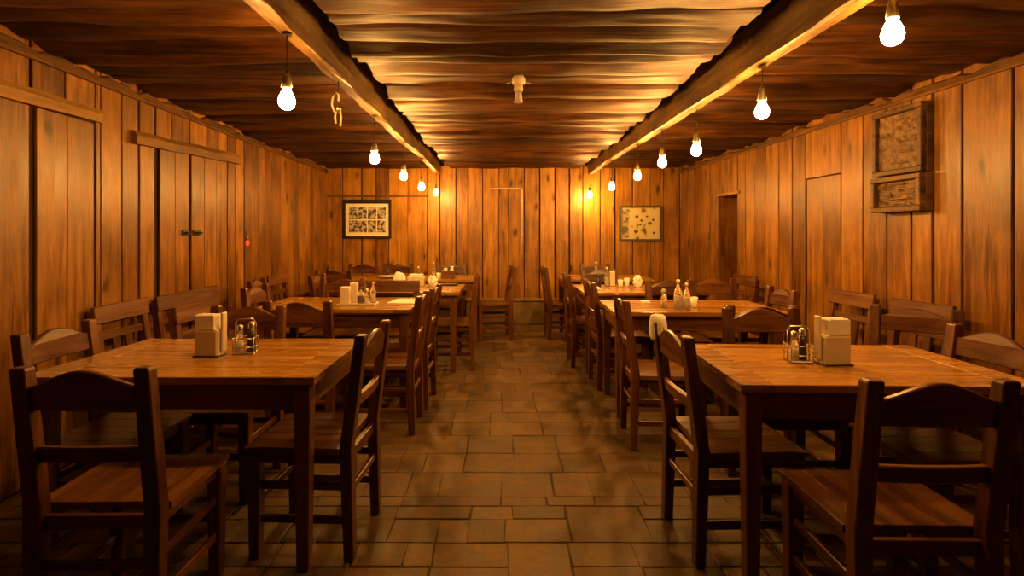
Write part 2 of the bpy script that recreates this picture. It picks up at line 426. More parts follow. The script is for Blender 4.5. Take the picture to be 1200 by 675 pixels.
# conduit on the end wall
o = empty('wall_conduit', (.3, BACK-.012, 1.9)); tag(o, 'thin pale conduit bent in an L high on the middle of the end wall', 'pipe')
mb = MB(); mb.tube([(-.46,-.012,.08),(-.02,-.012,.08),(.0,-.012,.06),(.0,-.012,-.9)], .009); mb.build('pipe', M['cream'], o)
for z in (-.1,-.6):
    q = MB(); q.box(-.018,.018,-.024,.0,z,z+.015); q.build('clip', M['metal'], o)
o = empty('picture_rail', (-1.95, BACK-.01, 1.855)); tag(o, 'narrow dark wooden rail above the framed photographs on the end wall', 'rail')
mb = MB(); mb.box(-.62,.85,-.022,.0,0,.03); mb.build('rail', M['lintel'], o, bevel=.004)

# ------------------------------------------------------------------ pendant bulbs
def cone(p):  return p
def bulb_parts(root, cord_len, swing=0):
    # origin at bulb centre; cord rises to the beam
    m = MB(); m.tube([(0,0,.10),(.003,0,.10+(cord_len-.10)*.5),(0,0,cord_len)], .0028, 6); m.build('cord', M['cord'], root)
    s = MB(); s.lathe([(.008,.105),(.012,.10),(.017,.085),(.0185,.06),(.021,.045),(.020,.040)], n=14); sk = s.build('socket', M['brass'], root)
    w = MB()
    for sx in (-1, 1): w.tube([(sx*.005,0,.118),(sx*.016,0,.09),(sx*.024,0,.045)], .0018, 5)
    w.build('wire_bail', M['metal'], sk)
    g = MB(); g.lathe([(.013,.046),(.016,.036),(.024,.020),(.032,.002),(.035,-.015),(.032,-.031),(.022,-.044),(.009,-.050)], n=14); g.build('bulb_glass', M['bulb'], root)
    c = MB(); c.lathe([(.022,0),(.02,.006),(.009,.012)], (0,0,cord_len-.010), n=12); c.build('ceiling_hook', M['dark'], root)
Lb = [(336,115,2.43), (439,184,0), (473,205,0), (494,218,0), (511,225,0)]
Rb = [(1046,36,0), (893,128,0), (816,174,0), (776,189,0), (747,205,0), (717,218,0), (691,228,0)]
lamp_no = 0
lab = {('l',0):'lit bare bulb on a long black cord, nearest one under the left beam',
 ('l',1):'lit bare bulb under the left beam, second from the front, beyond the hanging pale hook',
 ('l',2):'lit bare bulb under the left beam, third from the front, above the third left table',
 ('l',3):'lit bare bulb under the left beam, last but one before the end wall',
 ('l',4):'lit bare bulb under the left beam, farthest one, close to the end wall',
 ('r',0):'largest lit bare bulb at the top right, on a short cord nearest the camera',
 ('r',1):'lit bare bulb under the right beam, second from the front',
 ('r',2):'lit bare bulb under the right beam, third from the front, left of the door recess',
 ('r',3):'lit bare bulb under the right beam, fourth from the front',
 ('r',4):'lit bare bulb under the right beam, fifth from the front, over the pale framed drawing',
 ('r',5):'lit bare bulb under the right beam, last but one, left above the pale framed drawing',
 ('r',6):'lit bare bulb under the right beam, farthest and smallest, close to the end wall'}
for side, lst in (('l', Lb), ('r', Rb)):
    for i, (px, py, _) in enumerate(lst):
        Y = 3.0
        for _k in range(6): Y = F*abs(beam_x(side, Y))/abs(px-VX)
        X = beam_x(side, Y); z = EYE+(VY-py)*Y/F
        o = empty('pendant_bulb', (X, Y, z)); tag(o, lab[(side,i)], 'light bulb', 'bare bulbs hanging under the two beams')
        bulb_parts(o, 2.162-z)

# pale hook fitting hanging from the left beam
Yh = 3.06; o = empty('hanging_hook', (beam_x('l',Yh), Yh, 2.158)); tag(o, 'pale bent metal hook and clamp hanging from the left beam between two bulbs', 'hook')
m = MB(); m.tube([(0,0,.0),(.004,0,-.05),(-.004,0,-.10)], .003, 6); m.build('wire', M['cord'], o)
m = MB(); m.tube([(-.02,0,-.17),(-.035,.0,-.13),(-.03,0,-.09),(-.012,0,-.06),(.004,0,-.075),(.002,0,-.11)], .006, 8); m.build('hook', M['cream'], o)
m = MB(); m.lathe([(.014,-.135),(.019,-.14),(.019,-.165),(.012,-.17)], n=12); m.build('clamp_ring', M['metal'], o)
for sx, l in ((-1,.235),(1,.25)):
    m = MB(); m.tube([(sx*.012,0,-.165),(sx*.017,0,-.20),(sx*.013,0,-l)], .006, 8); m.build('prong', M['cream'], o)

# small ceiling fitting
o = empty('ceiling_sensor', (.105, 3.42, 2.275)); tag(o, 'small yellowish fitting with a milky cap hanging from the middle of the ceiling', 'sensor')
m = MB(); m.lathe([(.030,.02),(.042,.0),(.040,-.03),(.030,-.035)], n=18); m.build('mount', M['cream'], o)
m = MB(); m.lathe([(.026,-.034),(.028,-.07),(.022,-.08)], n=16); m.build('body', M['cream'], o)
m = MB(); m.lathe([(.020,-.079),(.022,-.12),(.027,-.145),(.02,-.15)], n=16); m.build('milky_cap', M['milky'], o)
for sx in (-1,1):
    m = MB(); m.tube([(sx*.038,0,-.02),(sx*.075,0,-.03)], .003, 6); m.build('wire_end', M['cream'], o)

# ------------------------------------------------------------------ framed pictures
def photo_mat(name, base, ink, scale, thr, seedoff):
    m, nt, b = newmat(name); L = nt.links
    tc = N(nt, 'ShaderNodeTexCoord'); mp = N(nt, 'ShaderNodeMapping'); mp.inputs['Location'].default_value = (seedoff, seedoff*1.7, 0); L.new(tc.outputs['Object'], mp.inputs[0])
    n = N(nt, 'ShaderNodeTexNoise'); n.inputs['Scale'].default_value = scale; n.inputs['Detail'].default_value = 3; L.new(mp.outputs[0], n.inputs['Vector'])
    rp = ramp(nt, [(thr-.05, ink), (thr+.05, base)]); L.new(n.outputs['Fac'], rp.inputs[0]); L.new(rp.outputs[0], b.inputs['Base Color'])
    b.inputs['Roughness'].default_value = .35
    return m
M['photo'] = photo_mat('grey_photo_print', (.52,.48,.40), (.05,.045,.04), 22, .5, 3)
M['drawing'] = photo_mat('sketch_paper', (.50,.42,.22), (.13,.09,.03), 10, .38, 8)
M['drawing2'] = photo_mat('sketch_margin', (.32,.28,.17), (.10,.08,.035), 14, .52, 5)
M['relief'] = wood('carved_panel_wood', (.03,.012,.003), (.15,.07,.016), (.38,.21,.055), 'y', .5, .5, False, 1.0, 1.6, .4, .5)
def frame_rim(root, name, w, h, t, dp, mat, top=None):
    top = top or t; m = MB()
    m.box(-w/2, w/2, -dp, 0, -h/2, -h/2+t); m.box(-w/2, w/2, -dp, 0, h/2-top, h/2)
    m.box(-w/2, -w/2+t, -dp, 0, -h/2+t, h/2-top); m.box(w/2-t, w/2, -dp, 0, -h/2+t, h/2-top)
    return m.build(name, mat, root, bevel=.003)
s = F/BACK
def bw(px, py): return ((px-VX)/s, EYE+(VY-py)/s)
x0, z1 = bw(403,234); x1, z0 = bw(459,279.5)
o = empty('framed_photographs', ((x0+x1)/2, BACK-.012, (z0+z1)/2)); tag(o, 'black framed sheet of eight small grey photographs on the end wall', 'picture')
w, h = x1-x0, z1-z0
frame_rim(o, 'frame', w, h, .035, .03, M['black'], .06)
m = MB(); m.box(-w/2+.03, w/2-.03, -.012, -.002, -h/2+.03, h/2-.055); mt = m.build('mount', M['paper'], o)
iw, ih = w-.15, h-.19
for r_ in range(2):
    for c_ in range(4):
        m = MB(); cw = iw/4; chh = ih/2
        xx = -iw/2+cw*c_+.007; zz = -ih/2-.012+chh*r_+.008
        m.box(xx, xx+cw-.014, -.0145, -.0121, zz, zz+chh-.016); m.build('photo', M['photo'], mt)
x0, z1 = bw(725,241); x1, z0 = bw(774,282.5)
o = empty('framed_drawing', ((x0+x1)/2, BACK-.024, (z0+z1)/2), R(-3)); tag(o, 'dark olive framed pale sketch on the end wall, right of the bulbs', 'picture')
w, h = x1-x0, z1-z0
frame_rim(o, 'frame', w, h, .032, .035, M['frame2'])
m = MB(); m.box(-w/2+.03, w/2-.03, -.014, -.002, -h/2+.03, h/2-.03); pp = m.build('paper', M['drawing'], o)
m = MB(); m.box(-w/2+.045, -w/2+.14, -.0165, -.0142, -h/2+.05, h/2-.05); m.build('side_panel', M['drawing2'], pp)
m = MB()
for (cx, cz, r_) in ((.02,.04,.022),(.10,.10,.018),(.14,.0,.03),(.0,-.02,.02),(.05,-.1,.018),(.19,.05,.02),(-.06,-.12,.03),(.2,-.14,.022),(-.05,.1,.025)):
    m.loft([[(cx+r_*math.cos(a*.9)*random.uniform(.7,1.3), yy, cz+r_*math.sin(a*.9)*.8) for a in range(7)] for yy in (-.0165,-.0142)])
m.build('ink_figures', M['frame2'], pp)
# carved panels on the right wall
def carved(z0, z1, label, tilt, d):
    y0, y1 = 3.50, 3.95; c = ((XR(3.72)), 3.725, (z0+z1)/2)
    o = empty('carved_panel', (c[0]-.004, c[1], c[2]), R(90)+math.atan(.0265)); tag(o, label, 'picture')
    # local: x along wall (+y world), -y local faces ... room is at +x local? use local y toward room
    w = y1-y0; h = z1-z0
    m = MB(); m.box(-w/2, w/2, 0, d*.55, -h/2, h/2); m.build('backboard', M['old'], o, bevel=.004)
    m = MB(); t = .035
    def q(xa, xb, za, zb): m.box(xa, xb, d*.5, d, za, zb)
    q(-w/2, w/2, -h/2, -h/2+t); q(-w/2, w/2, h/2-t, h/2); q(-w/2, -w/2+t, -h/2+t, h/2-t); q(w/2-t, w/2, -h/2+t, h/2-t)
    m.build('frame', M['old'], o, bevel=.005)
    m = MB(); ww, hh = w-.085, h-.085
    nx_, nz_ = 12, 10; rings = []
    for a in range(nx_+1):
        rings.append([(-ww/2+ww*a/nx_, d*.60+random.uniform(0,.012), -hh/2+hh*b/nz_) for b in range(nz_+1)])
    k = len(m.v)
    m.loft(rings, cap=False, close=False)
    m.box(-ww/2, ww/2, d*.4, d*.58, -hh/2, hh/2)
    cv = m.build('carved_relief', M['relief'], o); cv.rotation_euler = (0, R(tilt), 0)
    for a in range(5):
        e = MB(); zc = -hh/2+hh*(a+.5)/5; xa = random.uniform(-ww/2+.02, -.05); e.box(xa, xa+random.uniform(.08,.18), d*.6, d*.6+.014, zc-.006, zc+.006); e.build('carved_ridge', M['old'], cv, bevel=.003)
carved(1.71, 2.16, 'tall rustic carved wooden panel hung high on the right wall', -3, .085)
carved(1.455, 1.70, 'low wide carved wooden panel hung right below the taller one', 1, .095)

# little red lamps on the left side
Yr = F*2.51/301
o = empty('red_pilot_lamp', (XL(Yr)+.012, Yr, EYE-9*Yr/F)); tag(o, 'tiny glowing red lamp fixed to the left plank wall', 'lamp')
m = MB(); m.lathe([(.006,.0),(.013,-.01),(.017,-.03),(.012,-.05),(.004,-.056)], (.012,0,.02), n=12); m.build('red_glass', M['redlamp'], o)
m = MB(); m.lathe([(.007,.0),(.010,.03),(.005,.04)], (.012,0,.018), n=10); m.build('socket', M['brass'], o)
m = MB(); m.tube([(.012,0,.058),(.008,0,.09),(-.004,0,.12)], .003, 6); m.build('wire', M['cord'], o)

# ------------------------------------------------------------------ tables
def make_table(name, x0, x1, y0, y1, label, rz=0, group='square wooden dining tables'):
    cx, cy = (x0+x1)/2, (y0+y1)/2; w, d = x1-x0, y1-y0; H = .76
    o = empty(name, (cx, cy, 0), rz); tag(o, label, 'table', group)
    m = MB(); bb = .12; n = 5
    for sx in (-1, 1):
        a, b = (sx*w/2, sx*(w/2-bb)); m.box(min(a,b), max(a,b), -d/2, d/2, H-.03, H)
    for i in range(n):
        m.box(-w/2+bb+.0012, w/2-bb-.0012, -d/2+d*i/n+.0008, -d/2+d*(i+1)/n-.0008, H-.03, H-random.uniform(0,.0008))
    m.build('tabletop', M['top'], o, bevel=.0022)
    m = MB(); a = .012; m.box(-w/2+a, w/2-a, -d/2+a, d/2-a, H-.044, H-.0301); m.build('top_moulding', M['tbx'], o, bevel=.004)
    lg = .062; ins = .028
    for sx in (-1,1):
        for sy in (-1,1):
            X, Y = sx*(w/2-ins-lg/2), sy*(d/2-ins-lg/2); e = lg/2; t = e*.78
            m = MB(); m.loft([[(X+a*k, Y+b*k, z) for a, b in ((-1,-1),(1,-1),(1,1),(-1,1))] for z, k in ((0,t),(.62,e),(H-.044,e))])
            m.build('leg', M['tbz'], o, bevel=.003)
    ah = .092; z1 = H-.044
    for sy in (-1,1):
        m = MB(); Y = sy*(d/2-ins-.02); m.box(-w/2+ins+lg, w/2-ins-lg, Y-.011, Y+.011, z1-ah, z1); m.build('apron', M['tbx'], o, bevel=.002)
    for sx in (-1,1):
        m = MB(); X = sx*(w/2-ins-.02); m.box(X-.011, X+.011, -d/2+ins+lg, d/2-ins-lg, z1-ah, z1); m.build('apron', M['tby'], o, bevel=.002)
    return o
TG = 'wooden tables along both sides of the aisle'
make_table('dining_table', -1.83,-.71, 2.07,2.84, 'varnished wooden table in the left foreground with a cream napkin dispenser', 0, TG)
make_table('dining_table', .875,1.97, 1.95,2.69, 'varnished wooden table in the right foreground with a cream napkin dispenser', R(-2), TG)
make_table('dining_table', -1.83,-.66, 3.95,4.72, 'second wooden table on the left, bearing two small white boxes and a paper sheet', 0, TG)
make_table('dining_table', -1.55,-.40, 5.11,5.97, 'third wooden table on the left, with crumpled white napkins at its far edge', 0, TG)
make_table('dining_table', -1.03,-.27, 6.56,7.36, 'farthest small wooden table beside the aisle on the left', 0, TG)
make_table('dining_table', -2.28,-1.12, 6.62,7.36, 'rear left table by the wall with a white round plate and red-capped bottle', 0, TG)
make_table('dining_table', .79,2.0, 3.80,4.50, 'second wooden table on the right, bearing a tall oil bottle and shaker', R(-2), TG)
make_table('dining_table', .76,1.95, 5.10,5.93, 'third wooden table on the right with white napkins and cups', 0, TG)
make_table('dining_table', .74,1.85, 6.62,7.38, 'farthest wooden table on the right, in front of the end wall', 0, TG)
TZ = .7602

# ------------------------------------------------------------------ chairs
def yb(z): return -.19-.058*max(0, z-.45)/.45
def make_chair(kind='arch'):
    W = .21 if kind == 'arch' else (.24 if kind == 'flat' else .40)
    o = empty('dining_chair' if kind != 'bench' else 'two_seat_bench'); p = .0265
    for sx in (-1,1):
        m = MB(); X = sx*(W-p)
        top = .90 if kind == 'arch' else .85
        rings = []
        for z, k in ((0,.85),(.25,.95),(.45,1),(.6,1),(.75,.95),(top-.006,.9),(top,.75)):
            y = yb(z) - (.012*(1-z/.45) if z < .45 else 0)
            rings.append([(X+a*p*k, y+b*p*k*.9, z) for a, b in ((-1,-1),(1,-1),(1,1),(-1,1))])
        m.loft(rings); m.build('back_leg', M['chz'], o, bevel=.003)
        m = MB(); m.loft([[(X+a*p*k, .185+b*p*k, z) for a, b in ((-1,-1),(1,-1),(1,1),(-1,1))] for z, k in ((0,.8),(.425,1))]); m.build('front_leg', M['chz'], o, bevel=.003)
        for z in (.29,.155):
            m = MB(); m.box(X-.009, X+.009, -.175, .165, z-.016, z+.016); m.build('side_stretcher', M['chy'], o, bevel=.004)
        m = MB(); m.box(X-.010, X+.010, -.17, .166, .382, .425); m.build('seat_rail', M['chy'], o, bevel=.002)
    a = W-2*p+.002
    for y, z in ((.185,.22),(-.196,.27)):
        m = MB(); m.box(-a, a, y-.009, y+.009, z-.015, z+.015); m.build('cross_stretcher', M['chx'], o, bevel=.004)
    for y in (.185,-.188):
        m = MB(); m.box(-a, a, y-.010, y+.010, .38, .425); m.build('seat_rail', M['chx'], o, bevel=.002)
    # seat: planks with a slight dish and rounded front
    m = MB(); n = 5 if kind != 'bench' else 9; sw = W+.006
    for i in range(n):
        x0, x1 = -sw+2*sw*i/n+.0008, -sw+2*sw*(i+1)/n-.0008
        rings = []
        for t in range(7):
            y = -.165+(.165+.225)*t/6
            dz = lambda x: -.008*(1-(x/sw)**2)*math.sin(math.pi*min(1, t/5.2))
            hz = .452 if t < 6 else .446; lo = .4255 if t < 6 else .432
            rings.append([(x0,y,lo),(x1,y,lo),(x1,y,hz+dz(x1)),(x0,y,hz+dz(x0))])
        m.loft(rings)
    st = m.build('seat', M['seat'], o, bevel=.0015)
    # crest rail and slat
    th = .022
    def rail(name, poly, bev=.004):
        m = MB(); zc = sum(z for _, z in poly)/len(poly)
        m.prism(poly, -th/2, th/2, curve=lambda x, z: yb(z)-.010*(1-(x/a)**2))
        return m.build(name, M['chx'], o, bevel=bev)
    if kind == 'arch':
        top = [(a*(1-2*i/16), .842+.048*(math.cos(math.pi*(1-2*i/16))*.5+.5)**.9) for i in range(17)]
        top = [(x, .842+.05*(.5+.5*math.cos(math.pi*x/a))**.7) for x, _ in top]
        bot = [(-a+2*a*i/8, .765) for i in range(9)]
        rail('crest_rail', bot+top)
        rail('back_slat', [(-a+2*a*i/8, .600) for i in range(9)]+[(a-2*a*i/8, .650) for i in range(9)])
    else:
        b = W+.004
        m = MB(); m.prism([(-b,.775),(b,.775),(b,.875),(-b,.882)], -.014, .012, curve=lambda x, z: yb(z)+.022); m.build('crest_rail', M['chx'], o, bevel=.004)
        rail('back_slat', [(-a,.67),(a,.67),(a,.715),(-a,.715)])
        if kind == 'flat':
            for X in (-.055,.055):
                m = MB(); m.prism([(X-.03,.45),(X+.03,.45),(X+.03,.68),(X-.03,.68)], -.008, .008, curve=lambda x, z: yb(z)); m.build('back_splat', M['chz'], o, bevel=.002)
    return o
protos = {k: make_chair(k) for k in ('arch','flat','bench')}
used = set()
def chair(kind, x, y, face, label, group=None, dr=0):
    o = protos[kind] if kind not in used else copy_tree(protos[kind]); used.add(kind)
    rz = {'+y':0, '-x':90, '-y':180, '+x':-90}[face]+dr
    o.location = (x, y, 0); o.rotation_euler = (0,0,R(rz))
    tag(o, label, 'chair' if kind != 'bench' else 'bench', group or 'wooden slat-back chairs')
    return o
LG, RG = 'chairs on the left side of the aisle', 'chairs on the right side of the aisle'
chair('arch', -1.27,1.90,'+y','dark arched-back wooden chair in the left foreground corner, its back to the camera', LG, 1)
chair('arch', -.80,2.385,'-x','wooden chair at the aisle end of the left foreground table, seat lit', LG, -3)
chair('arch', -1.43,2.84,'-y','wooden chair behind the left foreground table, half hidden by the napkin dispenser', LG)
chair('arch', -1.70,2.39,'+x','arched-back chair at the wall end of the left foreground table', LG)
chair('flat', -2.16,3.42,'+x','square-backed chair against the left wall, just behind the foreground table', LG)
chair('bench', -2.14,4.13,'+x','wide two-seat bench with a long flat top rail against the left double doors', 'benches')
chair('flat', -1.687,3.42,'+x','square-backed chair standing in front of the wall chair, near the second left table', LG)
chair('arch', -1.232,3.55,'+y','arched-back chair at the near side of the second left table', LG, -1)
chair('arch', -.785,3.735,'-x','aisle chair standing at the near corner of the second left table', LG)
chair('arch', -.76,4.27,'-x','aisle chair tucked under the second left table', LG, -2)
chair('arch', -1.68,4.27,'+x','chair at the wall end of the second left table', LG)
chair('arch', -1.96,4.94,'+x','chair by the wall, past the far corner of the second left table', LG, 6)
chair('arch', -1.47,4.81,'-y','chair behind the second left table, nearer the wall', LG)
chair('flat', -1.0,4.81,'-y','square-backed chair behind the second left table, nearer the aisle', LG)
chair('arch', -.49,5.42,'-x','aisle chair tucked under the third left table', LG, 3)
chair('arch', -.10,6.89,'-x','chair standing out in the aisle at the farthest left table', LG, 8)
chair('arch', -.70,7.37,'-y','chair behind the farthest small left table, against the end wall', LG)
chair('flat', -2.16,5.80,'+x','square-backed chair against the left wall beside the third table', LG)
chair('arch', -1.60,5.46,'+x','chair at the wall end of the third left table', LG, 0)
chair('arch', -1.93,7.37,'-y','chair behind the rear left table, in the left corner', LG)
chair('arch', -1.44,7.37,'-y','chair behind the rear left table, beside the white plate', LG)
chair('arch', -1.92,6.46,'+y','chair on the near side of the rear left table', LG)
chair('arch', 1.215,1.76,'+y','dark arched-back wooden chair in the right foreground corner, its back to the camera', RG, -1)
chair('arch', .97,2.34,'+x','wooden aisle chair at the right foreground table with a white cloth on its back', RG, 2)
chair('arch', 1.425,2.76,'-y','arched-back chair behind the right foreground table, beside the condiment caddy', RG)
chair('arch', 2.10,2.83,'-x','chair set askew at the far right corner of the right foreground table', RG, 45)
chair('arch', 1.80,2.265,'-x','chair at the wall end of the right foreground table, at the picture edge', RG, 2)
chair('flat', 2.37,4.04,'-x','square-backed chair against the right wall, left of the carved panels', RG, 2)
chair('flat', 2.41,3.42,'-x','square-backed chair against the right wall below the carved panels', RG, 2)
chair('arch', 1.475,3.34,'+y','arched-back chair on the near side of the second right table', RG)
chair('arch', 1.01,3.49,'+x','aisle chair standing at the near corner of the second right table', RG, -3)
chair('arch', 1.01,4.77,'+x','aisle chair between the second and third right tables', RG, 2)
chair('arch', 1.47,4.55,'-y','chair behind the second right table, nearer the aisle', RG)
chair('arch', 1.93,4.75,'-y','chair behind the second right table, nearer the wall', RG)
chair('arch', .90,5.54,'+x','aisle chair tucked under the third right table', RG)
chair('arch', .78,6.96,'+x','aisle chair at the farthest right table', RG, 4)
chair('arch', 1.12,6.03,'-y','chair behind the third right table', RG)
chair('flat', 2.30,5.66,'-x','square-backed chair against the right wall, near the narrow dark doorway', RG, 2)
chair('arch', 1.86,4.10,'-x','chair at the wall end of the second right table', RG)
chair('arch', 1.30,7.38,'-y','chair behind the farthest right table, against the end wall', RG)

# ------------------------------------------------------------------ things on the tables
def rc(mb, cx, cy, w, d, z0, z1, k=1.0):
    return mb.loft([[(cx+a*w/2*q, cy+b*d/2*q, z) for a, b in ((-1,-1),(1,-1),(1,1),(-1,1))] for z, q in ((z0,1),(z1,k))])
def dispenser(x, y, rz, label, side=1, sc=1.0):
    o = empty('napkin_dispenser', (x,y,TZ), R(rz)); tag(o, label, 'napkin dispenser', 'napkin dispensers'); o.scale = (sc,)*3
    w, d, h = .104, .066, .118
    m = MB(); rc(m, 0, 0, w, d, 0, h); m.build('box', M['cream'], o, bevel=.005, segs=2)
    m = MB(); m.box(-w/2-.006, w/2+.006, -d/2-.006, d/2+.006, 0, .006); m.build('base_plate', M['dark'], o, bevel=.001)
    m = MB(); xx = side*(w/2+.004); m.box(min(xx,xx+side*.012), max(xx,xx+side*.012), -.012, d/2-.01, .02, h+.075); m.build('side_plate', M['cream'], o, bevel=.003)
    n = empty('paper_napkins', (x,y,TZ+h*sc+.001), R(rz)); tag(n, label.replace('cream napkin dispenser','stack of white paper napkins standing in the dispenser').replace('small white napkin box','folded white napkins on top of the small box'), 'napkins', 'napkin stacks'); n.scale = (sc,)*3
    m = MB()
    for i in range(9):
        yy = -.029+.0065*i; m.prism([(-.05*side-.004*(i%2), 0), (.036*side, 0), (.036*side, .058+.002*(i%3)), (.030*side,.064+.002*(i%2)), (-.05*side-.004*(i%2), .062+.002*(i%3))], yy, yy+.0054)
    m.build('folded_sheets', M['paper'], n, bevel=.0008)
def shaker_mesh(h=.085, r=.019):
    pass
def shaker(x, y, z, label, body='glass', h=.085, r=.0175, cat='shaker', grp='salt and pepper shakers', fill='paper'):
    o = empty('salt_shaker', (x,y,z)); tag(o, label, cat, grp)
    m = MB(); m.lathe([(r*.9,0),(r,.004),(r*.92,h*.5),(r*.75,h*.75)], n=14); m.build('jar', M[body], o)
    m = MB(); m.lathe([(r*.7,.004),(r*.72,h*.4)], n=12); m.build('contents', M[fill], o)
    m = MB(); m.lathe([(r*.82,h*.75),(r*.86,h*.8),(r*.8,h*.95),(r*.4,h)], n=14); m.build('cap', M['metal'], o)
    return o
def caddy(x, y, rz, label, h=.15, l1='', l2=''):
    o = empty('condiment_caddy', (x,y,TZ), R(rz)); tag(o, label, 'caddy', 'wire condiment caddies')
    w, d = .088, .075
    m = MB(); m.box(-w/2, w/2, -d/2, d/2, 0, .006); m.build('tray', M['metal'], o, bevel=.002)
    for zz in (.03,.07):
        m = MB(); pts = [(-w/2,-d/2,zz),(w/2,-d/2,zz),(w/2,d/2,zz),(-w/2,d/2,zz),(-w/2,-d/2,zz)]; m.tube(pts, .0022, 6); m.build('wire_rail', M['metal'], o)
    for sx in (-1,1):
        for sy in (-1,1):
            m = MB(); m.tube([(sx*w/2,sy*d/2,.002),(sx*w/2,sy*d/2,.075)], .0024, 6); m.build('upright', M['metal'], o)
    m = MB(); m.tube([(-w/2,0,.0),(-w/2,0,h-.02),(-w/2+.012,0,h),(w/2-.012,0,h),(w/2,0,h-.02),(w/2,0,.0)], .003, 8); m.build('handle', M['metal'], o)
    c, s_ = math.cos(R(rz)), math.sin(R(rz))
    def g(a, b): return (x+a*c-b*s_, y+a*s_+b*c)
    a = g(-.021,-.012); shaker(*a, TZ+.006, l1, h=.125)
    a = g(.021,.010); shaker(*a, TZ+.006, l2, h=.135, body='dark', fill='sauce')
def bottle(x, y, z, label, h=.2, r=.024, mat='glass', cap='cream', fill='sauce', name='oil_bottle', cat='bottle'):
    o = empty(name, (x,y,z)); tag(o, label, cat)
    m = MB(); m.lathe([(r*.92,0),(r,.005),(r,h*.55),(r*.8,h*.66),(r*.38,h*.78),(r*.36,h*.9)], n=16); m.build('body', M[mat], o)
    if mat == 'glass':
        m = MB(); m.lathe([(r*.82,.006),(r*.84,h*.45)], n=14); m.build('contents', M[fill], o)
    m = MB(); m.lathe([(r*.46,h*.89),(r*.46,h*.98),(r*.3,h)], n=12); m.build('cap', M[cap], o)
def cup(x, y, z, label, h=.07, r=.03, mat='ceramic'):
    o = empty('small_cup', (x,y,z)); tag(o, label, 'cup')
    m = MB(); m.lathe([(r*.7,0),(r*.75,.003),(r,h),(r*.9,h),(r*.66,.008)], n=18); m.build('bowl', M[mat], o)
    m = MB(); m.lathe([(r*.72,.0),(r*.5,-.0),(r*.5,.002)], n=18); m.build('foot', M[mat], o)
def crumple(x, y, z, sx, sy, sz, label, seed, name='crumpled_napkin', cat='napkin'):
    rnd = random.Random(seed); m = MB(); rings = []
    n = 16
    for i in range(9):
        t = i/8; zz = sz*t; k = math.sin(math.pi*(.18+.72*t))**.8
        rings.append([(sx*k*math.cos(2*math.pi*j/n)*rnd.uniform(.72,1.18), sy*k*math.sin(2*math.pi*j/n)*rnd.uniform(.72,1.18), zz*rnd.uniform(.9,1.1) if 0 < i else 0) for j in range(n)])
    m.loft(rings, smooth=False); o = m.build(name, M['cloth']); o.location = (x,y,z); tag(o, label, cat); return o

# left foreground table
dispenser(-1.345*309/309*.97, 2.44, -3, 'cream napkin dispenser on the left foreground table', 1)
caddy(-1.172, 2.50, 8, 'steel wire condiment caddy beside the dispenser on the left foreground table', .155, 'glass salt shaker in the caddy on the left foreground table', 'brown pepper shaker in the caddy on the left foreground table')
# right foreground table
dispenser(1.385, 2.28, 4, 'cream napkin dispenser on the right foreground table', -1, 1.04)
caddy(1.265, 2.33, -6, 'steel wire condiment caddy beside the dispenser on the right foreground table', .15, 'glass salt shaker in the caddy on the right foreground table', 'brown pepper shaker in the caddy on the right foreground table')
# second left table
o = empty('serving_tray', (-1.10,4.24,TZ)); tag(o, 'flat pale tray under the boxes and shakers on the second left table', 'tray')
m = MB(); m.box(-.16,.13,-.075,.09,0,.006); m.build('tray_plate', M['cream'], o, bevel=.002)
m = MB(); m.box(-.16,.13,-.075,-.068,.006,.012); m.box(-.16,.13,.083,.09,.006,.012); m.build('rim', M['cream'], o)
def candle(x, y, z, h, w, label):
    o = empty('white_box', (x,y,z)); tag(o, label, 'box', 'small white table boxes')
    m = MB(); rc(m, 0,0, w, w*.8, 0, h, .96); m.build('carton', M['cream'], o, bevel=.004)
    m = MB(); rc(m, 0,0, w*.9, w*.7, h, h+.006, .95); m.build('lid', M['paper'], o, bevel=.001)
candle(-1.205,4.21,TZ+.007,.125,.075,'front upright white napkin box on the second left table')
candle(-1.16,4.29,TZ+.007,.15,.06,'rear upright white napkin box on the second left table')
bottle(-1.09,4.225,TZ+.007,'short dark sauce bottle beside the white boxes',.13,.028,'glass','dark')
bottle(-1.005,4.265,TZ+.007,'slim glass bottle with pale cap at the right of the tray',.165,.022,'glass','cream',fill='paper')
shaker(-1.04,4.203,TZ+.007,'glass shaker in front of the slim bottle on the tray',h=.12)
m = MB(); m.box(-.11,.11,-.15,.15,0,.0015); o = m.build('paper_sheet', M['paper']); o.location = (-.78,4.44,TZ+.0005); o.rotation_euler = (0,0,R(-6)); tag(o, 'pale paper sheet lying at the aisle end of the second left table', 'paper')
# third left table
crumple(-1.085,5.78,TZ,.07,.05,.14,'crumpled white napkin pile at the left of the third left table',3)
crumple(-.725,5.72,TZ,.055,.045,.11,'crumpled white napkin at the right of the napkin box on the third left table',9)
o = empty('napkin_box', (-.90,5.76,TZ)); tag(o, 'open tan box full of napkins between two crumpled napkins', 'box')
m = MB(); rc(m,0,0,.17,.11,0,.10,1.04); m.build('box_body', M['cream'], o, bevel=.003)
m = MB(); m.box(-.07,.07,-.04,.04,.09,.125); m.build('napkin_fill', M['paper'], o, bevel=.003)
o = MB(); o.box(-.09,.09,-.055,.055,0,.02); t = o.build('dark_menu', M['dark'], None, bevel=.002); t.location = (-.56,5.80,TZ); tag(t, 'small dark closed menu lying at the far edge of the third left table', 'menu')
bottle(-.90,5.90,TZ,'tall slim glass bottle behind the tan napkin box',.20,.02,'glass','cream',fill='paper')
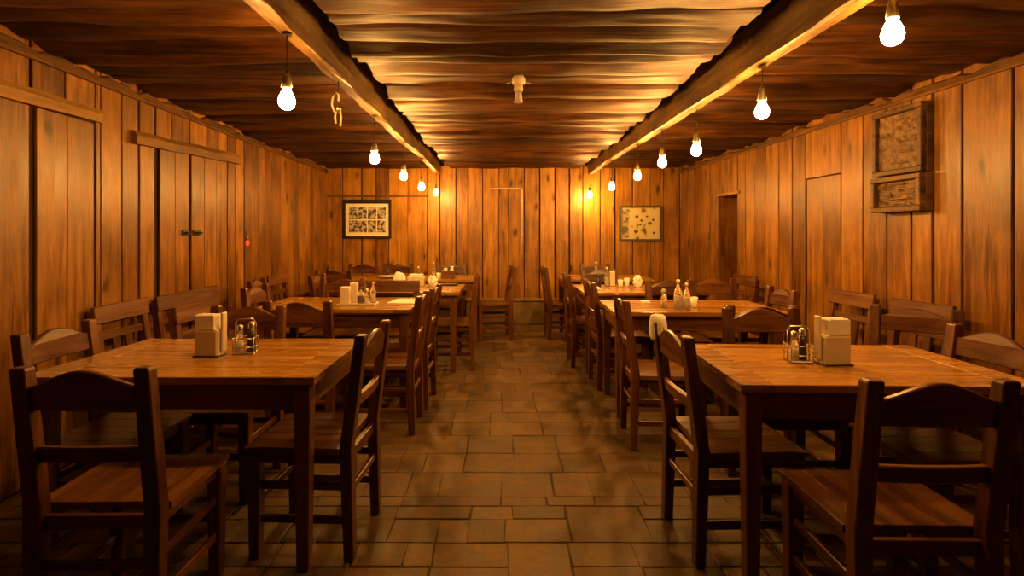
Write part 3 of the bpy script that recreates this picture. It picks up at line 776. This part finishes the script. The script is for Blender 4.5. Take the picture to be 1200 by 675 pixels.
# farthest left table
o = empty('napkin_box', (-.66,6.72,TZ)); tag(o, 'dark wooden napkin box on the farthest left table', 'box')
m = MB(); rc(m,0,0,.16,.1,0,.10,.96); m.build('box_body', M['tbx'], o, bevel=.003)
m = MB(); m.box(.03,.065,-.03,.03,.095,.15); m.box(-.05,-.01,-.03,.03,.095,.13); m.build('napkin_fill', M['paper'], o, bevel=.003)
bottle(-.84,6.74,TZ,'glass bottle with pale cap left of the dark napkin box',.2,.022,'glass','cream',fill='paper')
cup(-.775,6.70,TZ,'small white cup beside the dark napkin box')
# rear left table: plate, red capped bottle
o = empty('round_plate', (-1.39,6.86,TZ)); tag(o, 'large round white plate on the rear left table', 'plate')
m = MB(); m.lathe([(.07,0),(.08,.003),(.165,.018),(.168,.021),(.160,.021),(.08,.008),(.01,.007)], n=36); m.build('dish', M['ceramic'], o)
bottle(-2.16,6.82,TZ,'sauce bottle with a red cap on the rear left table by the wall',.19,.028,'dark','red')
# second right table
bottle(1.275,3.95,TZ,'tall glass oil bottle with white cap on the second right table',.215,.030,'glass','paper',fill='cream')  # cream contents here and in the next bottle imitate light through the glass
bottle(1.34,3.96,TZ,'slimmer oil bottle right of the tall one on the second right table',.19,.026,'glass','paper',fill='cream')
shaker(1.20,4.04,TZ,'tall glass shaker left of the oil bottles',h=.14,r=.024,fill='cream')
cup(1.43,4.06,TZ,'small white cup right of the oil bottles',.075,.028)
m = MB(); rc(m,0,0,.075,.05,0,.022,.9); o = m.build('folded_napkin', M['paper'], None, bevel=.003); o.location = (1.13,4.30,TZ); tag(o, 'folded white napkin left of the glass shaker', 'napkin')
# third right table
bottle(1.00,5.68,TZ,'dark squat sauce bottle at the left on the third right table',.12,.034,'dark','dark')
bottle(1.10,5.72,TZ,'tall white-capped bottle on the third right table',.2,.024,'glass','paper',fill='paper')
candle(1.16,5.74,TZ,.15,.055,'tall white napkin box on the third right table')
o = bpy.context.scene.collection.objects[-1]
cup(1.235,5.68,TZ,'small white cup on the third right table, nearest the tall box')
cup(1.31,5.72,TZ,'small white cup on the third right table, beside the crumpled napkin',.085)
crumple(1.41,5.66,TZ,.05,.04,.12,'crumpled white napkin at the right end of the items on the third right table',17)
m = MB(); rc(m,0,0,.12,.08,0,.03,.8); o = m.build('folded_napkin', M['cloth'], None, bevel=.004); o.location = (.90,5.34,TZ); o.rotation_euler=(0,0,R(20)); tag(o, 'folded white cloth napkin at the aisle corner of the third right table', 'napkin')
# farthest right table
cup(1.30,6.80,TZ,'small white cup on the farthest right table')
bottle(1.18,6.84,TZ,'glass bottle on the farthest right table',.2,.022,'glass','paper',fill='paper')

# white cloth draped over the far post of the right aisle chair
rings = []; rr = random.Random(4)
def drape():
    m = MB(); n = 18
    # shell around the post top at chair local; hangs down both sides
    for (z, wx, wy) in ((.815,.030,.029),(.83,.036,.033),(.85,.040,.036),(.88,.040,.037),(.905,.038,.036),(.922,.034,.031),(.930,.022,.02),(.932,.008,.008)):
        rings.append([(wx*math.cos(2*math.pi*j/n)*(1+.10*math.sin(5*2*math.pi*j/n+z*9)*(1.02-(z-.775)*5 if z < .9 else .3)), wy*math.sin(2*math.pi*j/n)*(1+.08*math.cos(4*2*math.pi*j/n)), z+rr.uniform(-.004,.004)) for j in range(n)])
    m.loft(rings, smooth=True)
    return m
o = drape().build('draped_cloth', M['cloth']); o.location = (.722,2.525,0); tag(o, 'white cloth draped over the far post of the right aisle chair', 'cloth')

# ------------------------------------------------------------------ world: interior, almost dark
wd = bpy.data.worlds.new('world'); SC.world = wd; wd.use_nodes = True
wd.node_tree.nodes['Background'].inputs[0].default_value = (.02,.012,.006,1); wd.node_tree.nodes['Background'].inputs[1].default_value = .1
